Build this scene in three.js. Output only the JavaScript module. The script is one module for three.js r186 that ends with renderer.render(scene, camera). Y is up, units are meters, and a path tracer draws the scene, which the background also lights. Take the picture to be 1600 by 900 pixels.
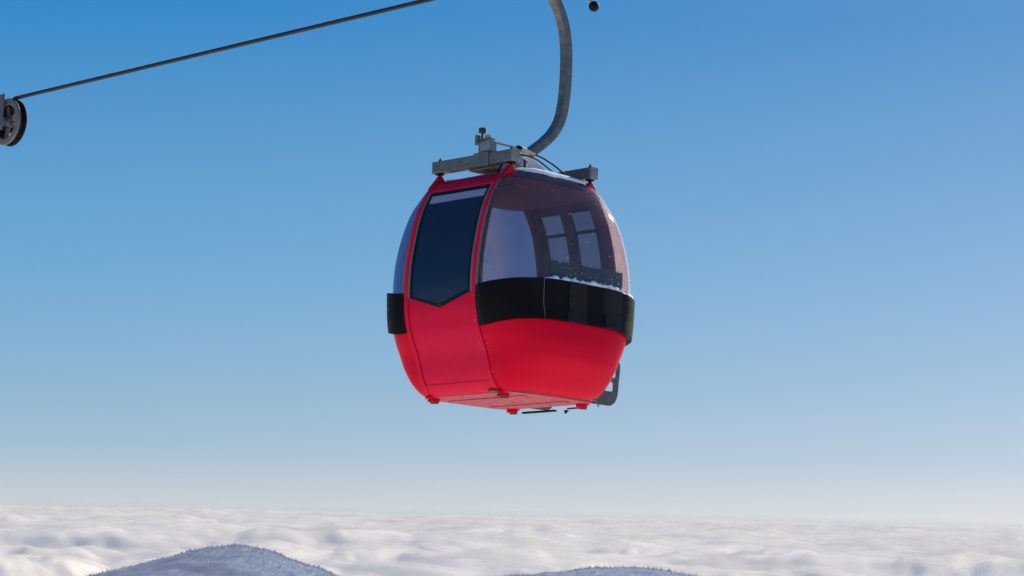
import * as THREE from 'three';
import { mergeGeometries, toCreasedNormals } from 'three/addons/utils/BufferGeometryUtils.js';
import { RoundedBoxGeometry } from 'three/addons/geometries/RoundedBoxGeometry.js';
import { createNoise2D, createNoise3D } from 'simplex-noise';

// ------------------------------------------------------------------ random, noise
function mulberry(a) { return () => { a |= 0; a = a + 0x6D2B79F5 | 0; let t = Math.imul(a ^ a >>> 15, 1 | a); t = t + Math.imul(t ^ t >>> 7, 61 | t) ^ t; return ((t ^ t >>> 14) >>> 0) / 4294967296; }; }
const rnd = mulberry(20240611);
const n2 = createNoise2D(mulberry(7)), n3 = createNoise3D(mulberry(11));
const lerp = THREE.MathUtils.lerp, clamp = THREE.MathUtils.clamp, smooth = THREE.MathUtils.smoothstep, RAD = Math.PI / 180;

// ------------------------------------------------------------------ camera
const scene = new THREE.Scene();
const EYE = new THREE.Vector3(0, 1.7, 0);
const camera = new THREE.PerspectiveCamera(2 * Math.atan(450 / 4000) / RAD, 16 / 9, 0.1, 300000);
camera.rotation.order = 'YXZ';
camera.position.copy(EYE);
camera.rotation.set(Math.atan(356 / 4000), 0, 1.3 * RAD);
camera.updateMatrixWorld();
scene.add(camera);

// ------------------------------------------------------------------ sky, sun, exposure
const SUN = new THREE.Vector3(Math.sin(30 * RAD) * Math.cos(22 * RAD), Math.sin(22 * RAD), -Math.cos(30 * RAD) * Math.cos(22 * RAD));
const EXPOSURE = 1.45;
function makeSky() {
  const W = 1024, H = 2048, data = new Float32Array(W * H * 4);
  const stops = [[-90, .70, .70, .685], [0, .48, .56, .605], [.23, .447, .54, .597], [1.37, .281, .457, .604], [3, .19, .41, .615], [5.1, .123, .366, .625], [11.1, .010, .23, .56], [30, .012, .12, .37], [90, .010, .07, .23]];
  for (let r = 0; r < H; r++) {
    const el = ((r + .5) / H - .5) * 180;
    let k = 0; while (k < stops.length - 2 && el > stops[k + 1][0]) k++;
    const a = stops[k], b = stops[k + 1], t = clamp((el - a[0]) / (b[0] - a[0]), 0, 1);
    const base = [1, 2, 3].map(c => lerp(a[c], b[c], t));
    const y = Math.sin(el * RAD), cr = Math.cos(el * RAD);
    for (let c = 0; c < W; c++) {
      const az = ((c + .5) / W - .5) * 2 * Math.PI;
      const ang = Math.acos(clamp(SUN.x * cr * Math.cos(az) + SUN.y * y + SUN.z * cr * Math.sin(az), -1, 1)) / RAD;
      let da = Math.abs(az - Math.atan2(SUN.z, SUN.x)); if (da > Math.PI) da = 2 * Math.PI - da;
      const g = el < 0 ? 0 : .42 * Math.exp(-ang / 11) + .62 * Math.exp(-da / RAD / 22) * Math.exp(-el / 6);
      const i = (r * W + c) * 4;
      data[i] = (base[0] + g * 1.0) / EXPOSURE; data[i + 1] = (base[1] + g * .73) / EXPOSURE; data[i + 2] = (base[2] + g * .62) / EXPOSURE; data[i + 3] = 1;
    }
  }
  const t = new THREE.DataTexture(data, W, H, THREE.RGBAFormat, THREE.FloatType);
  t.mapping = THREE.EquirectangularReflectionMapping; t.magFilter = t.minFilter = THREE.LinearFilter; t.needsUpdate = true;
  return t;
}
const skyTexture = makeSky();
scene.background = skyTexture;
scene.environment = skyTexture;
const sun = new THREE.DirectionalLight(new THREE.Color().setRGB(1, .86, .67), 5);
sun.position.copy(SUN).multiplyScalar(60); sun.castShadow = true;
sun.shadow.camera.left = sun.shadow.camera.bottom = -30; sun.shadow.camera.right = sun.shadow.camera.top = 30; sun.shadow.camera.far = 160;
sun.shadow.mapSize.set(2048, 2048);
scene.add(sun, sun.target);
scene.fog = new THREE.FogExp2(new THREE.Color().setRGB(.86, .92, 1.0), 6.0e-5);

const renderer = new THREE.WebGLRenderer({ antialias: true });
renderer.setSize(1024, 576);
renderer.toneMapping = THREE.LinearToneMapping;
renderer.toneMappingExposure = EXPOSURE;
renderer.shadowMap.enabled = true;

// a pixel of the 1600 x 900 picture and a distance -> where that stands
function at(px, py, dist) {
  const d = new THREE.Vector3((px - 800) / 4000, -(py - 450) / 4000, -1).normalize().transformDirection(camera.matrixWorld);
  return d.multiplyScalar(dist).add(EYE);
}

// ------------------------------------------------------------------ small builders
function taken() { const used = {}; return n => { const k = used[n] = (used[n] ?? -1) + 1; return k ? n + '_' + String(k).padStart(3, '0') : n; }; }
const numbered = taken();
function part(name, geometry, material, parent, label) {
  const g = Array.isArray(geometry) ? (geometry.length > 1 ? mergeGeometries(geometry.map(x => plain(x))) : geometry[0]) : geometry;
  const m = new THREE.Mesh(g, material); m.name = name; m.castShadow = m.receiveShadow = true;
  if (label) m.userData.label = label;
  parent.add(m); return m;
}
function plain(g) { g = g.index ? g.toNonIndexed() : g; for (const k of Object.keys(g.attributes)) if (!['position', 'normal', 'uv'].includes(k)) g.deleteAttribute(k); return g; }
function thing(name, label, category, kind) {
  const o = new THREE.Group(); o.name = numbered(name); o.userData = { label, category }; if (kind) o.userData.kind = kind;
  scene.add(o); return o;
}
// a grid of points fn(u, v); uv in metres if given by fn as [Vector3, uu, vv]
function sheet(fn, nu, nv, flip = false) {
  const pos = [], uv = [], idx = [];
  for (let j = 0; j <= nv; j++) for (let i = 0; i <= nu; i++) { const p = fn(i / nu, j / nv); pos.push(p.x, p.y, p.z); uv.push(p.x + p.z, p.y); }
  for (let j = 0; j < nv; j++) for (let i = 0; i < nu; i++) {
    const a = j * (nu + 1) + i, b = a + 1, c = a + nu + 1, d = c + 1;
    if (flip) idx.push(a, c, b, b, c, d); else idx.push(a, b, c, b, d, c);
  }
  const g = new THREE.BufferGeometry();
  g.setAttribute('position', new THREE.Float32BufferAttribute(pos, 3)); g.setAttribute('uv', new THREE.Float32BufferAttribute(uv, 2));
  g.setIndex(idx); g.computeVertexNormals(); return g;
}
// outer(u,v) and inner(u,v) joined all round into one solid
function solid(outer, inner, nu, nv) {
  const gs = [sheet(outer, nu, nv), sheet(inner, nu, nv, true)];
  gs.push(sheet((u, v) => v < .5 ? inner(u, 0) : outer(u, 0), nu, 1), sheet((u, v) => v < .5 ? outer(u, 1) : inner(u, 1), nu, 1));
  gs.push(sheet((u, v) => u < .5 ? inner(0, v) : outer(0, v), 1, nv), sheet((u, v) => u < .5 ? outer(1, v) : inner(1, v), 1, nv));
  return mergeGeometries(gs);
}
const V = (x, y, z) => new THREE.Vector3(x, y, z);
function metreUV(g) { const p = g.attributes.position, n = g.attributes.normal, uv = []; for (let i = 0; i < p.count; i++) { const a = Math.abs(n.getX(i)), b = Math.abs(n.getY(i)), c = Math.abs(n.getZ(i)); if (a > b && a > c) uv.push(p.getZ(i), p.getY(i)); else if (b > c) uv.push(p.getX(i), p.getZ(i)); else uv.push(p.getX(i), p.getY(i)); } g.setAttribute('uv', new THREE.Float32BufferAttribute(uv, 2)); return g; }
function box(w, h, d, x, y, z, r = .006) { const g = new RoundedBoxGeometry(w, h, d, 2, Math.min(r, w * .45, h * .45, d * .45)); g.translate(x, y, z); return metreUV(g); }
function rod(a, b, r, r2 = r, seg = 14) {
  const d = b.clone().sub(a), g = new THREE.CylinderGeometry(r2, r, d.length(), seg);
  g.applyQuaternion(new THREE.Quaternion().setFromUnitVectors(V(0, 1, 0), d.clone().normalize())); g.translate((a.x + b.x) / 2, (a.y + b.y) / 2, (a.z + b.z) / 2); return g;
}
function tube(points, r, seg = 40, rs = 8) { return new THREE.TubeGeometry(new THREE.CatmullRomCurve3(points), seg, r, rs, false); }
function extrude(shape, depth, bevel = .003) { const g = new THREE.ExtrudeGeometry(shape, { depth, bevelEnabled: bevel > 0, bevelThickness: bevel, bevelSize: bevel, bevelOffset: -bevel, bevelSegments: 2, curveSegments: 16 }); g.translate(0, 0, -depth / 2); return g; }

// ------------------------------------------------------------------ materials
function noiseMap(size, fn, srgb) {
  const d = new Uint8Array(size * size * 4);
  for (let y = 0; y < size; y++) for (let x = 0; x < size; x++) { const c = fn(x / size, y / size), i = (y * size + x) * 4; for (let k = 0; k < 3; k++) d[i + k] = clamp(Math.round((Array.isArray(c) ? c[k] : c) * 255), 0, 255); d[i + 3] = 255; }
  const t = new THREE.DataTexture(d, size, size); t.wrapS = t.wrapT = THREE.MirroredRepeatWrapping; t.magFilter = t.minFilter = THREE.LinearFilter;
  if (srgb) t.colorSpace = THREE.SRGBColorSpace; t.needsUpdate = true; return t;
}
const fbm = (x, y, o = 5) => { let s = 0, a = .5; for (let k = 0; k < o; k++) { s += a * n2(x, y); x = x * 2.03 + 17.1; y = y * 2.03 - 5.3; a *= .5; } return s; };
const lin = (r, g, b) => new THREE.Color().setRGB(r, g, b);
const wearMap = noiseMap(512, (x, y) => { const f = fbm(x * 5, y * 5), s = Math.pow(Math.max(0, fbm(x * 30 + 9, y * 30, 3)), 3); const k = .97 + .022 * f; return [k + .03 * s, k * .985, k * .985]; }, true);
const roughRed = noiseMap(512, (x, y) => .55 + .18 * fbm(x * 8 + 3, y * 8) + .1 * fbm(x * 60, y * 60, 2));
const floorMap = noiseMap(512, (x, y) => {
  const f = fbm(x * 6 + 4, y * 6), g = fbm(x * 26, y * 22, 3); let k = .80 + .14 * f + .08 * g;
  const streak = Math.max(0, fbm(x * 60 + y * 8, y * 6 + x * 4, 3) - .30) * 3.2; k += streak;
  return [Math.min(1, k), Math.min(1, k * (.94 + .05 * g) + streak * .3), Math.min(1, k * (.94 + .05 * g) + streak * .3)];
}, true);
const galvMap = noiseMap(512, (x, y) => { const f = fbm(x * 7, y * 7), g = fbm(x * 40, y * 40, 3), st = Math.max(0, fbm(x * 9 + 40, y * 9, 4) - .1); return [.70 + .13 * f + .10 * g - .05 * st, .70 + .13 * f + .10 * g - .08 * st, .71 + .12 * f + .10 * g - .13 * st]; }, true);
const galvRough = noiseMap(256, (x, y) => .5 + .25 * fbm(x * 9, y * 9) + .1 * fbm(x * 50, y * 50, 2));
const snowBump = noiseMap(512, (x, y) => .5 + .5 * fbm(x * 24, y * 24, 5));
const rubberRough = noiseMap(512, (x, y) => .55 + .25 * fbm(x * 6, y * 18) + .12 * fbm(x * 50, y * 50, 2));
const dustMap = noiseMap(512, (x, y) => { const f = fbm(x * 4 + 2, y * 4), g = fbm(x * 40, y * 40, 3); return .96 - .025 * f - .03 * Math.max(0, g); });

const M = {};
M.red = new THREE.MeshPhysicalMaterial({ color: lin(.65, .001, .026), map: wearMap, roughness: .62, roughnessMap: roughRed, specularIntensity: .09 });
M.redDoor = new THREE.MeshPhysicalMaterial({ color: lin(.69, .003, .044), map: wearMap, roughness: .75, roughnessMap: roughRed, specularIntensity: .16 });
M.redFloor = new THREE.MeshPhysicalMaterial({ color: lin(.60, .09, .125), map: floorMap, roughness: .8 });
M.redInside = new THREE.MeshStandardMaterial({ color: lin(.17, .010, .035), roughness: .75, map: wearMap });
M.ceiling = new THREE.MeshStandardMaterial({ color: lin(.20, .010, .028), roughness: .7, map: wearMap });
M.beige = new THREE.MeshStandardMaterial({ color: lin(.16, .10, .07), roughness: .7 });
M.galv = new THREE.MeshStandardMaterial({ color: lin(.28, .275, .262), map: galvMap, metalness: .3, roughness: .75, roughnessMap: galvRough });
M.galvLight = new THREE.MeshStandardMaterial({ color: lin(.46, .46, .455), map: galvMap, metalness: .25, roughness: .8, roughnessMap: galvRough });
M.steelDark = new THREE.MeshStandardMaterial({ color: lin(.09, .09, .10), metalness: .6, roughness: .5 });
M.zinc = new THREE.MeshStandardMaterial({ color: lin(.45, .40, .30), metalness: .8, roughness: .38 });
M.brass = new THREE.MeshStandardMaterial({ color: lin(.30, .22, .10), metalness: .5, roughness: .5, map: galvMap });
M.bronze = new THREE.MeshStandardMaterial({ color: lin(.10, .075, .06), metalness: .3, roughness: .6, map: galvMap });
M.whitePaint = new THREE.MeshStandardMaterial({ color: lin(.74, .72, .74), roughness: .7 });
M.copper = new THREE.MeshStandardMaterial({ color: lin(.42, .24, .14), metalness: .6, roughness: .45 });
M.black = new THREE.MeshPhysicalMaterial({ color: lin(.008, .008, .009), roughness: .7, specularIntensity: .3 });
M.rubber = new THREE.MeshPhysicalMaterial({ color: lin(.006, .0052, .006), roughness: .8, roughnessMap: rubberRough, specularIntensity: .11 });
M.seam = new THREE.MeshStandardMaterial({ color: lin(.17, .17, .17), roughness: .8 });
M.seamDark = new THREE.MeshStandardMaterial({ color: lin(.12, .12, .12), roughness: .8 });
M.rubberWorn = new THREE.MeshPhysicalMaterial({ color: lin(.013, .0115, .011), roughness: .62, roughnessMap: rubberRough, specularIntensity: .2 });
M.seal = new THREE.MeshStandardMaterial({ color: lin(.11, .11, .115), roughness: .6 });
M.doorGlass = new THREE.MeshPhysicalMaterial({ color: lin(.010, .008, .024), roughness: .04, ior: 1.55, specularIntensity: 1 });
M.ventGlass = new THREE.MeshPhysicalMaterial({ color: lin(.30, .30, .40), roughness: .3 });
M.blackGlass = new THREE.MeshPhysicalMaterial({ color: lin(.004, .005, .008), roughness: .2, specularIntensity: .4 });
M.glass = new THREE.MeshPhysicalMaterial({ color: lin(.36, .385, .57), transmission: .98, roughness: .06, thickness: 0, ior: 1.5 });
M.glassDusty = new THREE.MeshPhysicalMaterial({ color: lin(.62, .54, .575), transmission: 1, transmissionMap: dustMap, roughness: .07, thickness: 0, ior: 1.5 });
M.sideGlass = new THREE.MeshPhysicalMaterial({ color: lin(.55, .56, .62), transmission: .9, roughness: .05, thickness: 0, ior: 1.5 });
M.frost = new THREE.MeshPhysicalMaterial({ color: lin(.86, .80, .76), roughness: 1, transmission: .75, thickness: 0, transparent: true, vertexColors: true });
M.seat = new THREE.MeshPhysicalMaterial({ color: lin(.11, .08, .095), transmission: .65, roughness: .25, thickness: 0 });
M.seatDark = new THREE.MeshStandardMaterial({ color: lin(.03, .03, .035), roughness: .7 });
M.snow = new THREE.MeshStandardMaterial({ color: lin(.86, .87, .90), roughness: .95, bumpMap: snowBump, bumpScale: .004 });
M.ground = new THREE.MeshStandardMaterial({ color: lin(.80, .81, .83), roughness: .95 });
M.rope = new THREE.MeshStandardMaterial({ color: lin(.014, .014, .016), metalness: .1, roughness: .7 });
M.wheel = new THREE.MeshStandardMaterial({ color: lin(.30, .27, .25), metalness: .1, roughness: .65, map: galvMap });
M.wheelPaint = new THREE.MeshStandardMaterial({ color: lin(.20, .20, .24), metalness: .2, roughness: .6, map: galvMap });
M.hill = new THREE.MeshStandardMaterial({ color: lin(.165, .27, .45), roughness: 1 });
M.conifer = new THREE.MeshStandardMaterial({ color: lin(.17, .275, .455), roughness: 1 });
M.vapour = new THREE.MeshPhysicalMaterial({ color: lin(.98, .955, .915), roughness: 1, specularIntensity: 0, transmission: .22, thickness: 0, transparent: true, vertexColors: true });
M.cloud = new THREE.MeshStandardMaterial({ color: lin(.97, .945, .905), roughness: 1 });

// ------------------------------------------------------------------ where the ropeway hangs: cabin axes x = along the rope, y = up, z = door side
// the cabin swings a little: leaning 3.6 degrees away from the camera and half a degree to the right
const BASE = new THREE.Matrix4().makeTranslation(EYE.x - .0133, EYE.y + 1.0808, EYE.z - 24.1458).multiply(new THREE.Matrix4().makeRotationZ(-.467 * RAD)).multiply(new THREE.Matrix4().makeRotationX(-3.643 * RAD)).multiply(new THREE.Matrix4().makeRotationY(-45.33 * RAD));
function placeAt(o, x, y, z) { const m = BASE.clone().multiply(new THREE.Matrix4().makeTranslation(x, y, z)); m.decompose(o.position, o.quaternion, o.scale); o.scale.set(1, 1, 1); }

// ------------------------------------------------------------------ gondola cabin
const cabin = thing('gondola_cabin', 'red enclosed gondola cabin with dark door glass hanging from a curved grey steel arm', 'gondola');
placeAt(cabin, 0, 0, 0);
const XP = .465;                                  // the four corner posts stand at x = +-XP
// height, half width of the door sides, reach of the rounded ends beyond the posts
const PROFILE = [[.0, .545, .14], [.03, .59, .19], [.07, .632, .232], [.18, .70, .318], [.36, .765, .428], [.5, .835, .452], [.6, .875, .452], [.82, .92, .434], [1.0, .925, .438], [1.2, .915, .433], [1.39, .885, .411], [1.52, .858, .382], [1.69, .809, .33], [1.775, .775, .295], [1.842, .74, .258], [1.957, .672, .19], [2.02, .61, .15], [2.06, .55, .118], [2.10, .42, .08], [2.125, .22, .04], [2.13, .0, .0]];
function prof(y, k) {                              // monotone cubic through PROFILE
  const P = PROFILE; y = clamp(y, P[0][0], P[P.length - 1][0]);
  let i = 0; while (i < P.length - 2 && y > P[i + 1][0]) i++;
  const h = P[i + 1][0] - P[i][0], t = (y - P[i][0]) / h, m = j => { if (j <= 0 || j >= P.length - 1) return 0; const a = (P[j][k] - P[j - 1][k]) / (P[j][0] - P[j - 1][0]), b = (P[j + 1][k] - P[j][k]) / (P[j + 1][0] - P[j][0]); return a * b <= 0 ? 0 : 2 * a * b / (a + b); };
  const m0 = i === 0 ? (P[1][k] - P[0][k]) / (P[1][0] - P[0][0]) : m(i), m1 = i === P.length - 2 ? 0 : m(i + 1);
  return (2 * t ** 3 - 3 * t * t + 1) * P[i][k] + (t ** 3 - 2 * t * t + t) * h * m0 + (-2 * t ** 3 + 3 * t * t) * P[i + 1][k] + (t ** 3 - t * t) * h * m1;
}
const zf = y => prof(y, 1), dr = y => prof(y, 2);
const EXP = y => 3.2 + .9 * (1 - smooth(y, .03, .45)) - .5 * smooth(y, 1.7, 2.05);   // how square the rounded ends are in plan
function capRaw(tau, y) { const p = EXP(y), c = Math.max(0, Math.cos(tau)), s = Math.sin(tau), k = Math.pow(Math.pow(c, p) + Math.pow(Math.abs(s), p), -1 / p); return V(XP + dr(y) * c * k, y, zf(y) * s * k); }
function capPoint(side, tau, y, off = 0) {         // on the rounded end, off metres outside it
  const p = capRaw(tau, y);
  if (off) { const e = .004, a = capRaw(clamp(tau + e, -1.57, 1.57), y).sub(capRaw(clamp(tau - e, -1.57, 1.57), y)), b = capRaw(tau, y + e).sub(capRaw(tau, y - e)); const n = b.cross(a).normalize(); if (n.x < 0) n.negate(); p.addScaledVector(n, off); }
  p.x *= side; if (side < 0) p.z *= -1; return p;   // turned half round, so the winding stays
}
function capSolid(side, t0, t1, ylo, yhi, o1, o0, nu, nv) {
  const f = off => (u, v) => { const tau = lerp(t1, t0, u), o = typeof off === 'function' ? off(tau) : off, a = typeof ylo === 'function' ? ylo(tau) : ylo, b = typeof yhi === 'function' ? yhi(tau) : yhi; return capPoint(side, tau, lerp(a, b, v), o); };
  return solid(f(o1), f(o0), nu, nv);
}
// on the door side (side = 1) or the far side (side = -1)
function flankPoint(side, x, y, off = 0) {
  const e = .004, s = (zf(y + e) - zf(y - e)) / (2 * e), n = V(0, -s, 1).normalize(); const p = V(x, y, zf(y)).addScaledVector(n, off);
  if (side < 0) { p.z *= -1; p.x *= -1; } return p;
}
function flankSolid(side, x0, x1, ylo, yhi, o1, o0, nu = 6, nv = 24) {
  const f = off => (u, v) => { const x = lerp(x0, x1, u), a = typeof ylo === 'function' ? ylo(x) : ylo, b = typeof yhi === 'function' ? yhi(x) : yhi; return flankPoint(side, x, lerp(a, b, v), off); };
  return solid(f(o1), f(o0), nu, nv);
}

// floor, seen from below
{
  const s = new THREE.Shape(), pts = [];
  for (const side of [1, -1]) for (let k = 0; k <= 40; k++) { const p = capPoint(side, lerp(-1.565, 1.565, k / 40), .012); pts.push([p.x, -p.z]); }
  pts.forEach((p, i) => i ? s.lineTo(...p) : s.moveTo(...p));
  const g = new THREE.ExtrudeGeometry(s, { depth: .03, bevelEnabled: false, curveSegments: 4 }); g.rotateX(-Math.PI / 2); g.translate(0, -.004, 0);
  part('floor_pan', g, M.redFloor, cabin, 'scuffed pink red underside');
  for (const z of [-.28, .28]) part('floor_rib', box(1.0, .014, .05, 0, -.008, z, .004), M.redFloor, cabin);
  const b = [];
  for (let k = 0; k < 14; k++) b.push(new THREE.CylinderGeometry(.008, .008, .008, 8).translate((rnd() - .5) * 1.1, -.006, (rnd() - .5) * 1.0));
  part('floor_rivet', b, M.brass, cabin).userData.kind = 'stuff';
}
// rounded ends
const bumperOut = t => .014 + .036 * smooth(1.54 - Math.abs(t), .0, .22);
const bumperLow = t => .658 - .08 * smooth(Math.abs(t), .3, 1.5), bumperTop = t => 1.03 - .085 * smooth(Math.abs(t), .3, 1.5);
for (const side of [1, -1]) {
  part('end_panel', capSolid(side, -1.535, 1.535, .012, .93, .0, -.02, 72, 30), M.red, cabin, 'bright red lower end panel');
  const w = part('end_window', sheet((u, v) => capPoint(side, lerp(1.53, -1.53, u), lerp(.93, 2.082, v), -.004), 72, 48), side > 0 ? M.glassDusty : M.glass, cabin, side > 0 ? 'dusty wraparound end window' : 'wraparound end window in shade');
  for (const q of [1, -1]) {
    part('window_seal', capSolid(side, q > 0 ? 1.478 : -1.535, q > 0 ? 1.535 : -1.478, .93, 2.04, .012, -.012, 3, 44), M.seal, w);
    part('window_trim', capSolid(side, q > 0 ? 1.435 : -1.474, q > 0 ? 1.474 : -1.435, .93, 2.03, -.008, -.03, 3, 44), M.redInside, w);
  }
  { // frost on the glass, thickest where the sun reaches it
    const g = sheet((u, v) => capPoint(side, lerp(1.5, -1.5, u), lerp(.95, 2.06, v), .002), 90, 40), col = [];
    for (let j = 0; j <= 40; j++) for (let i = 0; i <= 90; i++) {
      const t = lerp(1.5, -1.5, i / 90), y = j / 40, n = fbm(t * 5 + side * 3, y * 5) + .5 * fbm(t * 22, y * 22, 3);
      const a = side > 0 ? .02 + .80 * smooth(-t, .76, 1.05) * (1 - .5 * smooth(y, .75, 1)) : .55 * (1 - smooth(Math.abs(t), .25, .98)) * (1 - .4 * smooth(y, .6, 1));
      col.push(1, 1, 1, clamp(a * (1 + .45 * n), 0, 1));
    }
    g.setAttribute('color', new THREE.Float32BufferAttribute(col, 4)); part('frost_film', g, M.frost, w);
  }
  // bumper of separate rubber panels
  const cuts = [-1.53, -.51, -.21, .05, .31, .56, 1.53].map(x => -x);
  for (let k = 0; k < cuts.length - 1; k++) {
    const a = Math.min(cuts[k], cuts[k + 1]) + .005, b = Math.max(cuts[k], cuts[k + 1]) - .005;
    part('bumper_panel', capSolid(side, a, b, bumperLow, bumperTop, t => bumperOut(t) + (k === 2 || k === 4 ? .007 : 0), -.004, Math.max(8, Math.round((b - a) * 24)), 8), k === 2 || k === 4 ? M.rubberWorn : M.rubber, cabin);
    if (k) { const [lo, hi] = [[0, 1], [0, .22], [.02, .97], [.3, .95], [.08, 1]][k - 1]; part('bumper_seam', capSolid(side, cuts[k] - .0042, cuts[k] + .0042, t => lerp(bumperLow(t), bumperTop(t), lo) + .006, t => lerp(bumperLow(t), bumperTop(t), hi) - .006, .046, .002, 1, 6), k % 2 ? M.seam : M.seamDark, cabin); }
  }
}
// snow lying on the ledge of the bumper and on the roof
{
  const ridge = (t0, t1, seed, s) => {
    const N = 150, R = 7, f = (u, v) => { const t = lerp(t1, t0, u), k = .62 + .4 * n2(u * 26 + seed, 1) + .3 * n2(u * 90, seed), ends = smooth(u, 0, .08) * (1 - smooth(u, .92, 1)), h = .050 * Math.max(.12, k) * ends + .001, a = v * Math.PI; return capPoint(1, t, bumperTop(t) - .002 + h * Math.sin(a), lerp(.0, .044 + .006 * n2(u * 60, seed + 4), (1 + Math.cos(a)) / 2)); };
    return sheet(f, N, R);
  };
  part('snow_ridge', ridge(-1.2, .53, 3, 1), M.snow, cabin, 'thin line of snow on the bumper ledge');
  const specks = [];
  for (let k = 0; k < 130; k++) { const t = -1.1 + 1.4 * Math.pow(rnd(), .9), y = 1.0 + .95 * Math.pow(rnd(), 3.2), r = .0018 + .0042 * Math.pow(rnd(), 3), p = capPoint(1, t, y, .002); specks.push(new THREE.IcosahedronGeometry(r, 0).translate(p.x, p.y, p.z)); }
  const s = part('frost_speck', specks, M.snow, cabin); s.userData.kind = 'stuff';
}
{ // chips in the paint beside the near post
  const chips = [];
  for (let k = 0; k < 46; k++) { const y = .12 + .75 * rnd(), r = .002 + .005 * Math.pow(rnd(), 2), p = rnd() < .7 ? capPoint(1, 1.5 - .06 * rnd(), y, .0) : flankPoint(1, .474 - .05 * rnd(), y, .014); chips.push(new THREE.IcosahedronGeometry(r, 0).scale(1, 1.5, 1).translate(p.x, p.y, p.z)); }
  part('paint_chip', chips, M.galvLight, cabin).userData.kind = 'stuff';
}
// roof
{
  const ring = (y, u, off) => { // all the way round at height y
    const q = u * 4; let p;
    if (q <= 1) p = capPoint(1, lerp(1.5707, -1.5707, q), y); else if (q <= 2) p = V(lerp(XP, -XP, q - 1), y, -zf(y)); else if (q <= 3) p = capPoint(-1, lerp(1.5707, -1.5707, q - 2), y); else p = V(lerp(-XP, XP, q - 3), y, zf(y));
    p.y += off; return p;
  };
  const onEnd = u => { const q = (u * 4) % 2; return q < 1 ? smooth(Math.min(q, 1 - q), 0, .06) : 0; };
  const roofEdge = u => lerp(2.05, 2.084, onEnd(u));
  part('roof', [sheet((u, v) => ring(lerp(roofEdge(u), 2.13, 1 - (1 - v) ** 2), u, 0), 120, 12, false), sheet((u, v) => ring(lerp(roofEdge(u), 2.13, 1 - (1 - v) ** 2), u, -.018), 120, 12, true)], M.red, cabin);
  part('snow_cover', sheet((u, v) => { const e = lerp(2.105, 2.079, onEnd(u)) + .005 * n2(Math.cos(u * 6.283) * 4, Math.sin(u * 6.283) * 4) + .003 * n2(u * 90, 3); const y = lerp(e, 2.13, 1 - (1 - v) ** 2); return ring(y, u, lerp(-.002, .012 + .005 * n2(u * 9, v * 3), smooth(v, 0, .12))); }, 200, 20), M.snow, cabin, 'thin layer of snow on the roof');
  // ceiling inside
  const s = new THREE.Shape(), pts = [];
  for (const side of [1, -1]) for (let k = 0; k <= 30; k++) { const p = capPoint(side, lerp(-1.56, 1.56, k / 30), 1.985, -.03); pts.push([p.x, -p.z]); }
  pts.forEach((p, i) => i ? s.lineTo(...p) : s.moveTo(...p));
  const g = new THREE.ExtrudeGeometry(s, { depth: .03, bevelEnabled: false }); g.rotateX(-Math.PI / 2); g.translate(0, 1.965, 0);
  const c = part('ceiling', g, M.ceiling, cabin);
  const v = part('ceiling_vent', box(.30, .018, .20, .30, 1.957, .34, .006), M.beige, c);
  for (let k = 0; k < 4; k++) part('slat', box(.26, .008, .018, .30, 1.944, .28 + k * .04, .003), M.beige, c);
}
// posts, header, sills, door
for (const [sx, sz] of [[1, 1], [-1, 1], [1, -1], [-1, -1]]) {
  const a = sx * sz > 0 ? .430 : -.478, b = sx * sz > 0 ? .478 : -.430;
  const post = part('post', flankSolid(sz, a, b, .004, 2.04, .014, -.022, 3, 60), M.redDoor, cabin);
  part('post_lining', flankSolid(sz, Math.sign(a) * .424, Math.sign(a) * .484, .93, 2.0, -.024, -.05, 3, 50), M.redInside, post);
}
part('header', flankSolid(1, -.43, .43, 1.955, 2.05, .006, -.02, 6, 12), M.redDoor, cabin);
part('header_trim', flankSolid(1, -.43, .43, 1.928, 1.952, .016, -.02, 6, 4), M.redDoor, cabin);
part('door_sill', flankSolid(1, -.428, .428, .006, .105, .010, -.02, 6, 10), M.redDoor, cabin);
{
  const vee = x => .775 + .115 * Math.abs(x) / .40;
  const door = new THREE.Group(); door.name = 'door'; cabin.add(door);
  part('door_panel', flankSolid(1, -.424, .424, .1058, x => vee(x) - .002, .004, -.02, 32, 40), M.redDoor, door);
  part('glass_border', flankSolid(1, -.404, .404, x => vee(x), x => vee(x) + .034, .007, -.01, 32, 3), M.blackGlass, door);
  for (const s of [1, -1]) {
    part('glass_border', flankSolid(1, s > 0 ? .372 : -.404, s > 0 ? .404 : -.372, x => vee(x) + .036, 1.922, .007, -.01, 2, 40), M.blackGlass, door);
    part('door_seal', flankSolid(1, s > 0 ? .406 : -.428, s > 0 ? .428 : -.406, x => vee(x) + .0, 1.924, .012, -.012, 2, 44), M.seal, door);
  }
  part('glass_border', flankSolid(1, -.372, .372, 1.885, 1.922, .007, -.01, 4, 3), M.blackGlass, door);
  part('door_window', flankSolid(1, -.370, .370, x => vee(x) + .036, 1.806, .005, -.004, 32, 40), M.doorGlass, door, 'dark blue tinted door glass');
  part('vent_pane', flankSolid(1, -.368, .368, 1.812, 1.883, .006, -.004, 6, 6), M.ventGlass, door, 'pale strip pane at the top of the door');
}
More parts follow.
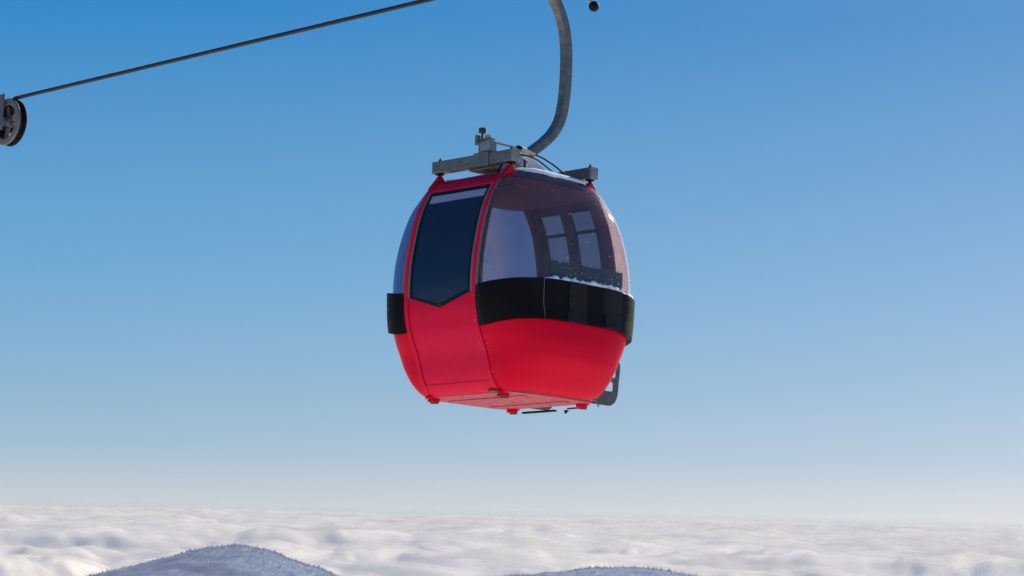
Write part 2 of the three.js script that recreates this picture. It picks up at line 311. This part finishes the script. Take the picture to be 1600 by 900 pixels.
// far side wall with two framed windows
{
  const wall = new THREE.Group(); wall.name = 'side_wall'; cabin.add(wall);
  part('wall_panel', flankSolid(-1, -.428, .428, .006, .95, .004, -.02, 6, 40), M.redDoor, wall);
  part('wall_header', flankSolid(-1, -.428, .428, 1.93, 2.05, .004, -.02, 6, 12), M.redInside, wall);
  for (const [a, b] of [[-.428, -.36], [-.045, .045], [.36, .428]]) part('pillar', flankSolid(-1, a, b, .95, 1.93, .004, -.03, 2, 40), M.redInside, wall);
  for (const [a, b] of [[-.36, -.045], [.045, .36]]) {
    part('side_window', flankSolid(-1, a, b, .95, 1.93, .0, -.005, 4, 40), M.sideGlass, wall);
    part('window_bar', flankSolid(-1, a, b, 1.70, 1.73, .008, -.02, 4, 3), M.seatDark, wall);
    part('window_bar', flankSolid(-1, a, b, 1.90, 1.93, .008, -.02, 4, 3), M.seatDark, wall);
    part('window_frame', flankSolid(-1, a, a + .022, .95, 1.93, .006, -.02, 2, 30), M.seatDark, wall);
    part('window_frame', flankSolid(-1, b - .022, b, .95, 1.93, .006, -.02, 2, 30), M.seatDark, wall);
  }
}
// seats
for (const s of [1, -1]) {
  const seat = new THREE.Group(); seat.name = 'seat'; cabin.add(seat);
  part('seat_back', box(.012, .75, .98, s * .80, .86, -.19, .005), M.seat, seat);
  part('seat_cushion', box(.36, .06, .98, s * .60, .46, -.19, .02), M.seatDark, seat);
  part('seat_frame', [box(.34, .03, .04, s * .60, .41, .2), box(.34, .03, .04, s * .60, .41, -.55), box(.03, .38, .04, s * .60, .21, .2), box(.03, .38, .04, s * .60, .21, -.55)], M.steelDark, seat);
}
// feet under the corners
for (const [sx, sz] of [[1, 1], [-1, 1], [1, -1], [-1, -1]]) {
  const f = part('foot', [box(.085, .04, .075, sx * .464, -.022, sz * .52, .006), box(.05, .025, .085, sx * .464, .0, sz * .56, .006)], M.red, cabin);
  part('foot_pad', box(.055, .016, .055, sx * .464 + .012, -.050, sz * .525, .004), M.brass, f);
  part('foot_bolt', [rod(V(sx * .464 - .03, -.03, sz * .52 + sz * .035), V(sx * .464 - .03, -.03, sz * .52 + sz * .048), .009), rod(V(sx * .464 + .02, -.03, sz * .52 + sz * .035), V(sx * .464 + .02, -.03, sz * .52 + sz * .048), .009)], M.brass, f);
}
part('drip_icicle', rod(V(.45, -.012, .47), V(.45, -.062, .47), .004, .002, 8), M.snow, cabin);
part('door_hinge', [box(.10, .018, .03, .40, .012, .60, .004), box(.03, .02, .05, .47, .004, .585, .004)], M.brass, cabin);

// hangers at the roof corners
for (const [sx, sz] of [[1, 1], [-1, 1], [1, -1], [-1, -1]]) {
  const s = new THREE.Shape(); s.moveTo(.135, -.115); s.lineTo(.030, .008); s.absarc(0, .0, .032, .25, Math.PI - .25, false); s.lineTo(-.085, -.045); s.lineTo(-.075, -.075); s.lineTo(.03, -.06); s.closePath();
  const g = extrude(s, .046, .006); g.rotateY(-Math.PI / 2); if (sz < 0) g.rotateY(Math.PI);
  g.translate(sx * .475, 2.092, sz * .535);
  const h = part('hanger_bracket', g, M.red, cabin);
  part('pin', [rod(V(sx * .475 - .030, 2.092, sz * .535), V(sx * .475 + .030, 2.092, sz * .535), .018), rod(V(sx * .475 - .038, 2.092, sz * .535), V(sx * .475 + .038, 2.092, sz * .535), .009)], M.steelDark, h);
  part('damper', [rod(V(sx * .485, 2.115, sz * .53), V(sx * .485, 2.152, sz * .53), .017), rod(V(sx * .485, 2.140, sz * .53), V(sx * .485, 2.152, sz * .53), .044)], M.black, h);
}

// suspension frame
const frame = new THREE.Group(); frame.name = 'suspension_frame'; cabin.add(frame);
for (const sz of [1, -1]) {
  part('beam', box(1.056, .112, .10, 0, 2.208, sz * .53, .008), M.galv, frame);
  for (const sx of [1, -1]) part('end_cap', box(.018, .118, .106, sx * .536, 2.208, sz * .53, .006), M.galvLight, frame);
  for (const sx of [1, -1]) part('bolt', [rod(V(sx * .485, 2.262, sz * .53), V(sx * .485, 2.285, sz * .53), .020, .018, 6), rod(V(sx * .485, 2.28, sz * .53), V(sx * .485, 2.302, sz * .53), .010)], M.steelDark, frame);
}
part('cross_beam', [box(.05, .08, .96, -.12, 2.195, 0, .006), box(.05, .08, .96, .14, 2.195, 0, .006), box(.30, .012, .96, .01, 2.148, 0, .004)], M.galvLight, frame);
{ // gusset plates between the cross beam and the arm
  const s = new THREE.Shape(); s.moveTo(-.40, 0); s.lineTo(.34, 0); s.lineTo(.34, .02); s.lineTo(.05, .16); s.lineTo(-.05, .16); s.lineTo(-.40, .03); s.closePath();
  for (const x of [-.06, .075]) { const g = extrude(s, .012); g.rotateY(Math.PI / 2); g.translate(x, 2.236, 0); part('gusset_plate', g, M.whitePaint, frame); }
  const t = new THREE.Shape(); t.moveTo(-.30, 0); t.lineTo(.30, 0); t.lineTo(.06, .15); t.lineTo(-.06, .15); t.closePath();
  const g = extrude(t, .012); g.translate(0, 2.237, .09); part('gusset_plate', g, M.whitePaint, frame);
  part('frame_snow', sheet((u, v) => { const k = Math.sin(u * Math.PI) * Math.sin(v * Math.PI); return V(lerp(-.10, .12, u), 2.156 + .03 * k * (1 + .5 * n2(u * 4, v * 9)), lerp(-.44, .40, v)); }, 20, 40, true), M.snow, frame);
}
// the curved arm, a square tube bent in the plane across the rope
{
  const path = new THREE.CatmullRomCurve3([[-.00, 2.25], [-.085, 2.34], [-.20, 2.425], [-.38, 2.557], [-.50, 2.67], [-.588, 2.81], [-.632, 2.98], [-.652, 3.16], [-.658, 3.36], [-.652, 3.53], [-.625, 3.69], [-.575, 3.83], [-.50, 3.95], [-.40, 4.06], [-.26, 4.15], [-.12, 4.205], [0, 4.22]].map(p => V(0, p[1], p[0])));
  const N = 90, w = .046, r = .010, ring = [];
  for (const [cx, cy, a0] of [[1, 1, 0], [-1, 1, 90], [-1, -1, 180], [1, -1, 270]]) for (let k = 0; k <= 3; k++) { const a = (a0 + k * 30) * RAD; ring.push([cx * (w - r) + r * Math.cos(a), cy * (w - r) + r * Math.sin(a)]); }
  ring.push(ring[0]);
  const f = (u, v) => { const p = path.getPointAt(v), t = path.getTangentAt(v), n = V(0, -t.z, t.y), q = ring[Math.round(u * (ring.length - 1))]; return p.add(V(q[0], 0, 0)).addScaledVector(n, -q[1]); };
  const g = sheet(f, ring.length - 1, N); const uv = g.attributes.uv; for (let j = 0, i = 0; j <= N; j++) for (let k = 0; k < ring.length; k++, i++) uv.setXY(i, k / ring.length * .4, j / N * 2.6);
  part('hanger_arm', toCreasedNormals(g, .5), M.galv, cabin, 'curved grey square steel arm');
  part('arm_collar', box(.12, .05, .12, 0, 2.315, -.045, .008), M.galv, cabin);
}
// grip on the rope and its lever with a ball
{
  const grip = new THREE.Group(); grip.name = 'grip'; cabin.add(grip);
  part('grip_body', [box(.34, .16, .14, 0, 4.225, -.01, .02), box(.30, .10, .10, 0, 4.125, -.075, .02), box(.22, .08, .30, .02, 4.275, -.17, .02)], M.galv, grip);
  part('jaw', [box(.26, .10, .03, 0, 4.115, .042, .01)], M.steelDark, grip);
  part('lever', rod(V(.10, 4.20, -.53), V(.243, 3.985, -.75), .014), M.copper, grip);
  part('lever', rod(V(.05, 4.285, -.12), V(.10, 4.20, -.535), .018), M.galv, grip);
  const b = new THREE.SphereGeometry(.052, 28, 20); b.translate(.25, 3.95, -.768); part('lever_ball', b, M.black, grip, 'black ball on the grip lever');
}
// door opener on the near beam
{
  const op = new THREE.Group(); op.name = 'door_opener'; cabin.add(op);
  part('clamp_plate', [box(.20, .135, .010, .135, 2.208, .586, .003), box(.20, .010, .125, .135, 2.270, .53, .003)], M.galv, op);
  part('valve_box', box(.125, .10, .10, .170, 2.335, .53, .006), M.galvLight, op);
  part('valve_stem', [rod(V(.085, 2.27, .53), V(.085, 2.385, .53), .034, .034, 18), rod(V(.085, 2.385, .53), V(.085, 2.40, .53), .026)], M.galv, op);
  part('cap_plate', box(.13, .012, .09, .150, 2.405, .53, .003), M.galv, op);
  part('valve_top', box(.05, .04, .05, .165, 2.425, .53, .006), M.zinc, op);
  part('lever_plate', [box(.032, .095, .05, .055, 2.405, .56, .004), box(.09, .03, .04, .09, 2.372, .56, .004)], M.galv, op);
  part('roller_stem', rod(V(.085, 2.40, .53), V(.085, 2.487, .53), .012), M.steelDark, op);
  part('roller', [rod(V(.085, 2.478, .53), V(.085, 2.520, .53), .038, .036, 20), rod(V(.085, 2.520, .53), V(.085, 2.527, .53), .026, .018, 16)], M.bronze, op);
  part('push_rod', rod(V(.22, 2.375, .52), V(.225, 2.365, .14), .010), M.copper, op);
  part('coupling', [rod(V(.225, 2.37, .16), V(.225, 2.36, .09), .026), rod(V(.225, 2.36, .09), V(.226, 2.353, .03), .018), rod(V(.226, 2.353, .03), V(.228, 2.347, -.03), .014)], M.zinc, op);
  part('coupling_boot', new THREE.SphereGeometry(.033, 16, 12).translate(.215, 2.368, .18), M.black, op);
  part('control_cable', tube([V(.227, 2.35, 0), V(.235, 2.325, -.14), V(.26, 2.265, -.29), V(.29, 2.19, -.40), V(.30, 2.13, -.46)], .0085), M.black, op);
  part('control_cable', tube([V(.30, 2.21, .42), V(.29, 2.275, .30), V(.285, 2.300, .16), V(.285, 2.285, .0), V(.29, 2.215, -.18), V(.31, 2.12, -.34)], .0085), M.black, op);
  part('control_cable', tube([V(.30, 2.20, .42), V(.32, 2.14, .50), V(.37, 2.09, .57), V(.38, 2.05, .60)], .0095), M.black, op);
  part('stay_post', [rod(V(.26, 2.13, .12), V(.245, 2.27, .12), .02, .012), rod(V(.30, 2.10, .12), V(.25, 2.25, .12), .008)], M.steelDark, op);
}
// ski rack on the far side: two end plates with slots and a tray between them
{
  const rack = new THREE.Group(); rack.name = 'ski_rack'; cabin.add(rack);
  for (const x of [.42, -.42]) {
    const s = new THREE.Shape(); s.moveTo(.66, .02); s.lineTo(.95, .02); s.quadraticCurveTo(1.045, .045, 1.06, .16); s.lineTo(1.085, .40); s.quadraticCurveTo(1.085, .44, 1.055, .465); s.lineTo(.80, .50); s.lineTo(.70, .30); s.closePath();
    const hole = (a, b, c, d, r) => { const h = new THREE.Path(); h.moveTo(a + r, b); h.lineTo(c - r, b); h.quadraticCurveTo(c, b, c, b + r); h.lineTo(c, d - r); h.quadraticCurveTo(c, d, c - r, d); h.lineTo(a + r, d); h.quadraticCurveTo(a, d, a, d - r); h.lineTo(a, b + r); h.quadraticCurveTo(a, b, a + r, b); s.holes.push(h); };
    hole(.87, .16, .995, .255, .03); hole(.87, .295, 1.03, .41, .03);
    const g = extrude(s, .010, .002); g.rotateY(Math.PI / 2); g.translate(x, 0, 0);   // shape x becomes -z
    part('end_plate', g, M.wheelPaint, rack);
  }
  part('tray', [box(.44, .018, .045, -.34, -.014, -.765, .004), box(.22, .012, .04, .16, -.004, -.765, .004)], M.black, rack);
  const t = new THREE.Shape(); t.moveTo(0, 0); t.lineTo(.05, 0); t.lineTo(.012, -.035); t.closePath(); const g = extrude(t, .02, .001); g.translate(.0, -.016, -.77); part('tray_hook', g, M.black, rack);
  part('catch', rod(V(.44, .045, -.74), V(.46, -.01, -.76), .008), M.galvLight, rack);
}

// ------------------------------------------------------------------ haul rope
{
  const y0 = 4.115, slope = (4.140 - 4.115) / -8.63, pt = x => y0 + slope * x;
  const L0 = -8.62, L1 = 22, N = 1500, LB = 6, K = 24;
  const f = (u, v) => { const x = lerp(L0, L1, v), a = u * Math.PI * 2, r = .0185 + .0050 * Math.abs(Math.cos((a + x * 22) * LB / 2)); return V(x, pt(x) + r * Math.cos(a), r * Math.sin(a)); };
  const rope = part('haul_rope', sheet(f, K, N), M.rope, scene);
  rope.name = numbered('haul_rope');
  rope.userData = { label: 'black twisted steel rope running from the wheel up out of frame', category: 'rope' };
  placeAt(rope, 0, 0, 0);
}
// ------------------------------------------------------------------ sheave wheel at the left
{
  const wheel = thing('sheave_wheel', 'dark spoked sheave wheel that carries the black rope', 'pulley wheel');
  placeAt(wheel, -8.69, 3.853, 0);
  const lathe = (pts) => new THREE.LatheGeometry(pts.map(p => new THREE.Vector2(p[0], p[1])), 72).rotateX(Math.PI / 2);
  const R = .335;
  wheel.scale.setScalar(.85);
  for (const s of [1, -1]) { const z = s * .055; const g = lathe([[.245, -.012], [.255, -.02], [R - .012, -.020], [R, -.008], [R, .008], [R - .012, .020], [.255, .02], [.245, .012], [.245, -.012]]); g.translate(0, 0, z); part('flange', g, s > 0 ? M.wheel : M.black, wheel); }
  part('tyre', lathe([[.24, -.040], [.300, -.040], [.292, -.015], [.292, .015], [.300, .040], [.24, .040], [.24, -.040]]), M.black, wheel);
  part('hub', lathe([[.03, -.075], [.056, -.075], [.064, -.05], [.064, .05], [.056, .075], [.03, .075], [.03, -.075]]), M.wheel, wheel);
  for (let k = 0; k < 5; k++) { const s = new THREE.Shape(); s.moveTo(-.026, .06); s.lineTo(-.015, .16); s.lineTo(-.030, .255); s.lineTo(.030, .255); s.lineTo(.015, .16); s.lineTo(.026, .06); s.closePath(); const g = mergeGeometries([plain(extrude(s, .022, .005)), plain(box(.014, .18, .055, 0, .16, 0, .004))]); g.rotateZ(k * 72 * RAD + .35); part('spoke', g, M.wheel, wheel); }
  const side = new THREE.Shape(); side.moveTo(.03, -.12); side.lineTo(.03, .40); side.lineTo(-.35, .38); side.lineTo(-.9, .05); side.lineTo(-.9, -.10); side.closePath();
  for (const s of [1, -1]) { const g = extrude(side, .012); g.translate(-.03, .0, s * .115); part('side_plate', g, M.wheelPaint, wheel); }
  part('axle', [rod(V(0, 0, -.15), V(0, 0, .15), .045), rod(V(0, 0, .12), V(0, 0, .16), .075, .075, 20)], M.wheelPaint, wheel);
  part('rocker_beam', box(2.6, .16, .16, -1.9, -.02, 0, .01), M.wheelPaint, wheel);
}

// ------------------------------------------------------------------ snow slope under the ropeway (camera stands on it)
{
  const NA = 180, NR = 90;
  const f = (u, v) => { const r = .05 + 1500 * Math.pow(v, 2.4), a = u * Math.PI * 2, x = r * Math.cos(a), z = r * Math.sin(a); const y = (r < 60 ? -r * r / 300 : -12 - (r - 60) * .4) - (x * Math.sin(30 * RAD) - z * Math.cos(30 * RAD)) * .15; return V(x, y + (.25 * n2(x * .05, z * .05) + .05 * n2(x * .4, z * .4)) * smooth(r, 3, 20) + 4 * n2(x * .006, z * .006) * smooth(r, 60, 300) * .5, z); };
  const g = sheet(f, NA, NR, true);
  const m = part('snow_slope', g, M.ground, scene); m.userData = { label: 'white snow slope below the cabin', category: 'snow slope', kind: 'structure' };
}
// ------------------------------------------------------------------ hills above the clouds
function hill(name, label, px, py, dist, left, right, drop, seed, nTrees, treeH) {
  const top = at(px, py, dist), R = 640;
  const toward = V(top.x, 0, top.z).normalize(), side = V(-toward.z, 0, toward.x);
  const height = (a, b) => { // a metres to the right, b metres away
    const w = a < 0 ? left : right, q = Math.hypot(a / w, b / 300); return -drop * (Math.sqrt(.10 + q * q) - Math.sqrt(.10)) * 1.32 + 5 * n2(a * .007 + seed, b * .007) * smooth(q, .05, .5) + 2 * n2(a * .022 + seed, b * .022) * smooth(q, .03, .3);
  };
  const o = thing(name, label, 'hill', 'structure'); o.position.copy(top);
  const P = (a, b) => V(0, 0, 0).addScaledVector(side, a).addScaledVector(toward, b).setY(height(a, b));
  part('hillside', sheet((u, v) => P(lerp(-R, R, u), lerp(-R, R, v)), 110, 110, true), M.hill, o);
  const cone = mergeGeometries([0, 1, 2].map(k => plain(new THREE.ConeGeometry(.25 - .06 * k, .5, 6).translate(0, .28 + .25 * k, 0))));
  const trees = new THREE.InstancedMesh(cone, M.conifer, nTrees), r = mulberry(seed * 99 + 5), m = new THREE.Matrix4(), q = new THREE.Quaternion();
  for (let k = 0; k < nTrees; k++) {
    const a = (r() - .5) * 640, b = k % 12 === 0 ? lerp(-15, 30, r()) : lerp(-420, 60, Math.pow(r(), .6)), p = P(a, b), h = treeH * (k % 12 === 0 ? 1.75 : 1) * (.5 + .8 * r() * r() + .1 * n2(a * .02, b * .02)); p.y -= 1;
    m.compose(p, q.setFromAxisAngle(V(0, 1, 0), r() * 6), V(h * .75, h, h * .75)); trees.setMatrixAt(k, m);
    const t = .9 + .2 * r(); trees.setColorAt(k, lin(t, t, t * (1 + .1 * r())));
  }
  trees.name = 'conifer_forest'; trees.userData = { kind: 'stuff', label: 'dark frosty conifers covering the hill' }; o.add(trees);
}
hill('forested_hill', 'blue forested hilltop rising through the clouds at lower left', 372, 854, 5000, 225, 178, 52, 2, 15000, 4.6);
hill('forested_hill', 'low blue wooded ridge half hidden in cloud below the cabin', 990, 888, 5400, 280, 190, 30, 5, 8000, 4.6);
// ------------------------------------------------------------------ sea of clouds: a dense deck with thinner and thinner layers of vapour above it
{
  const H = 150, az = [];
  for (let k = 0; k <= 430; k++) az.push(lerp(-16, 16, k / 430)); for (let k = 1; k <= 110; k++) az.push(lerp(16, 344, k / 110));
  const NR = 230, R0 = 2600, R1 = 60000, NS = 6;
  const dips = [[775, 868, 7900, 420, 26], [1250, 888, 6100, 210, 26], [560, 862, 8400, 260, 14], [150, 845, 11000, 500, 16], [1060, 850, 10000, 420, 14], [340, 893, 4650, 330, 26], [960, 897, 5000, 250, 12]].map(d => ({ p: at(d[0], d[1], d[2]), w: d[3], h: d[4] }));
  const puff = (n, e) => Math.sqrt(n * n + e * e) * 2 - 1;
  const billow = (x, z) => {
    const wx = x + 260 * n2(x / 1500, z / 1500 + 3), wz = z + 260 * n2(x / 1500 + 9, z / 1500);
    return 30 * n2(wx / 4200, wz / 4600) + 44 * n2(wx / 1900 + 5, wz / 2100) + 36 * puff(n2(wx / 800, wz / 900 + 7), .3) + 15 * (1 - .8 * smooth(Math.hypot(x, z), 8000, 18000)) * puff(n2(wx / 300, wz / 340 + 2), .3) + 4 * (1 - smooth(Math.hypot(x, z), 6000, 12000)) * puff(n2(wx / 130, wz / 140), .3);
  };
  const height = (x, z, r) => { let y = -H + billow(x, z) * lerp(1, .8, smooth(r, 9000, 26000)) + smooth(r, 9000, 17000) * (44 * n2(x / 4300 + 2, z / 7500) + 22 * n2(x / 2000, z / 3600 + 8)); for (const d of dips) { const q = Math.hypot(x - d.p.x, z - d.p.z) / d.w; if (q < 3) y -= d.h * Math.exp(-q * q); } return y; };
  const base = [], place = [];
  for (let j = 0; j <= NR; j++) for (let i = 0; i < az.length; i++) { const a = az[i] * RAD, r = R0 * Math.pow(R1 / R0, j / NR), x = r * Math.sin(a), z = -r * Math.cos(a); place.push([x, z, r]); base.push(height(x, z, r)); }
  const wisp = noiseMap(512, (x, y) => clamp(.5 + .95 * fbm(x * 5 + .6 * n2(x * 4, y * 4), y * 5 + 3, 5), 0, 1));
  wisp.wrapS = wisp.wrapT = THREE.MirroredRepeatWrapping;
  const sea = thing('cloud_sea', 'sea of soft white clouds reaching the horizon', 'clouds', 'stuff');
  for (let k = 0; k < NS; k++) {
    const col = [], uv = []; let n = 0;
    const g = sheet(() => { const q = place[n], lift = k * (2.4 + 5.5 * smooth(q[2], 4000, 16000) + 11 * smooth(q[2], 14000, 40000)) * (1 + .35 * n2(q[0] / 700 + k * 3, q[1] / 700)); const p = V(q[0], base[n] + lift, q[1]); n++; return p; }, az.length - 1, NR);
    for (const q of place) {
      const f = k === 0 ? 1 : clamp((.62 - .085 * k) * (.75 + .8 * n2(q[0] / 900 + k * .35, q[1] / 1000 + 20) + .45 * n2(q[0] / 300 - k * .4, q[1] / 340)), .0, .9);
      col.push(1, 1, 1, f); { const e = 1 + q[2] / 14000; uv.push((q[0] + k * 160) / (1700 * e), (q[1] + k * 90) / (2300 * e)); };
    }
    g.setAttribute('color', new THREE.Float32BufferAttribute(col, 4)); g.setAttribute('uv', new THREE.Float32BufferAttribute(uv, 2));
    part(k ? 'cloud_vapour' : 'cloud_deck', g, k ? M.vapour : M.cloud, sea);
    if (k === 1) M.vapour.alphaMap = wisp;
  }
}

renderer.render(scene, camera);
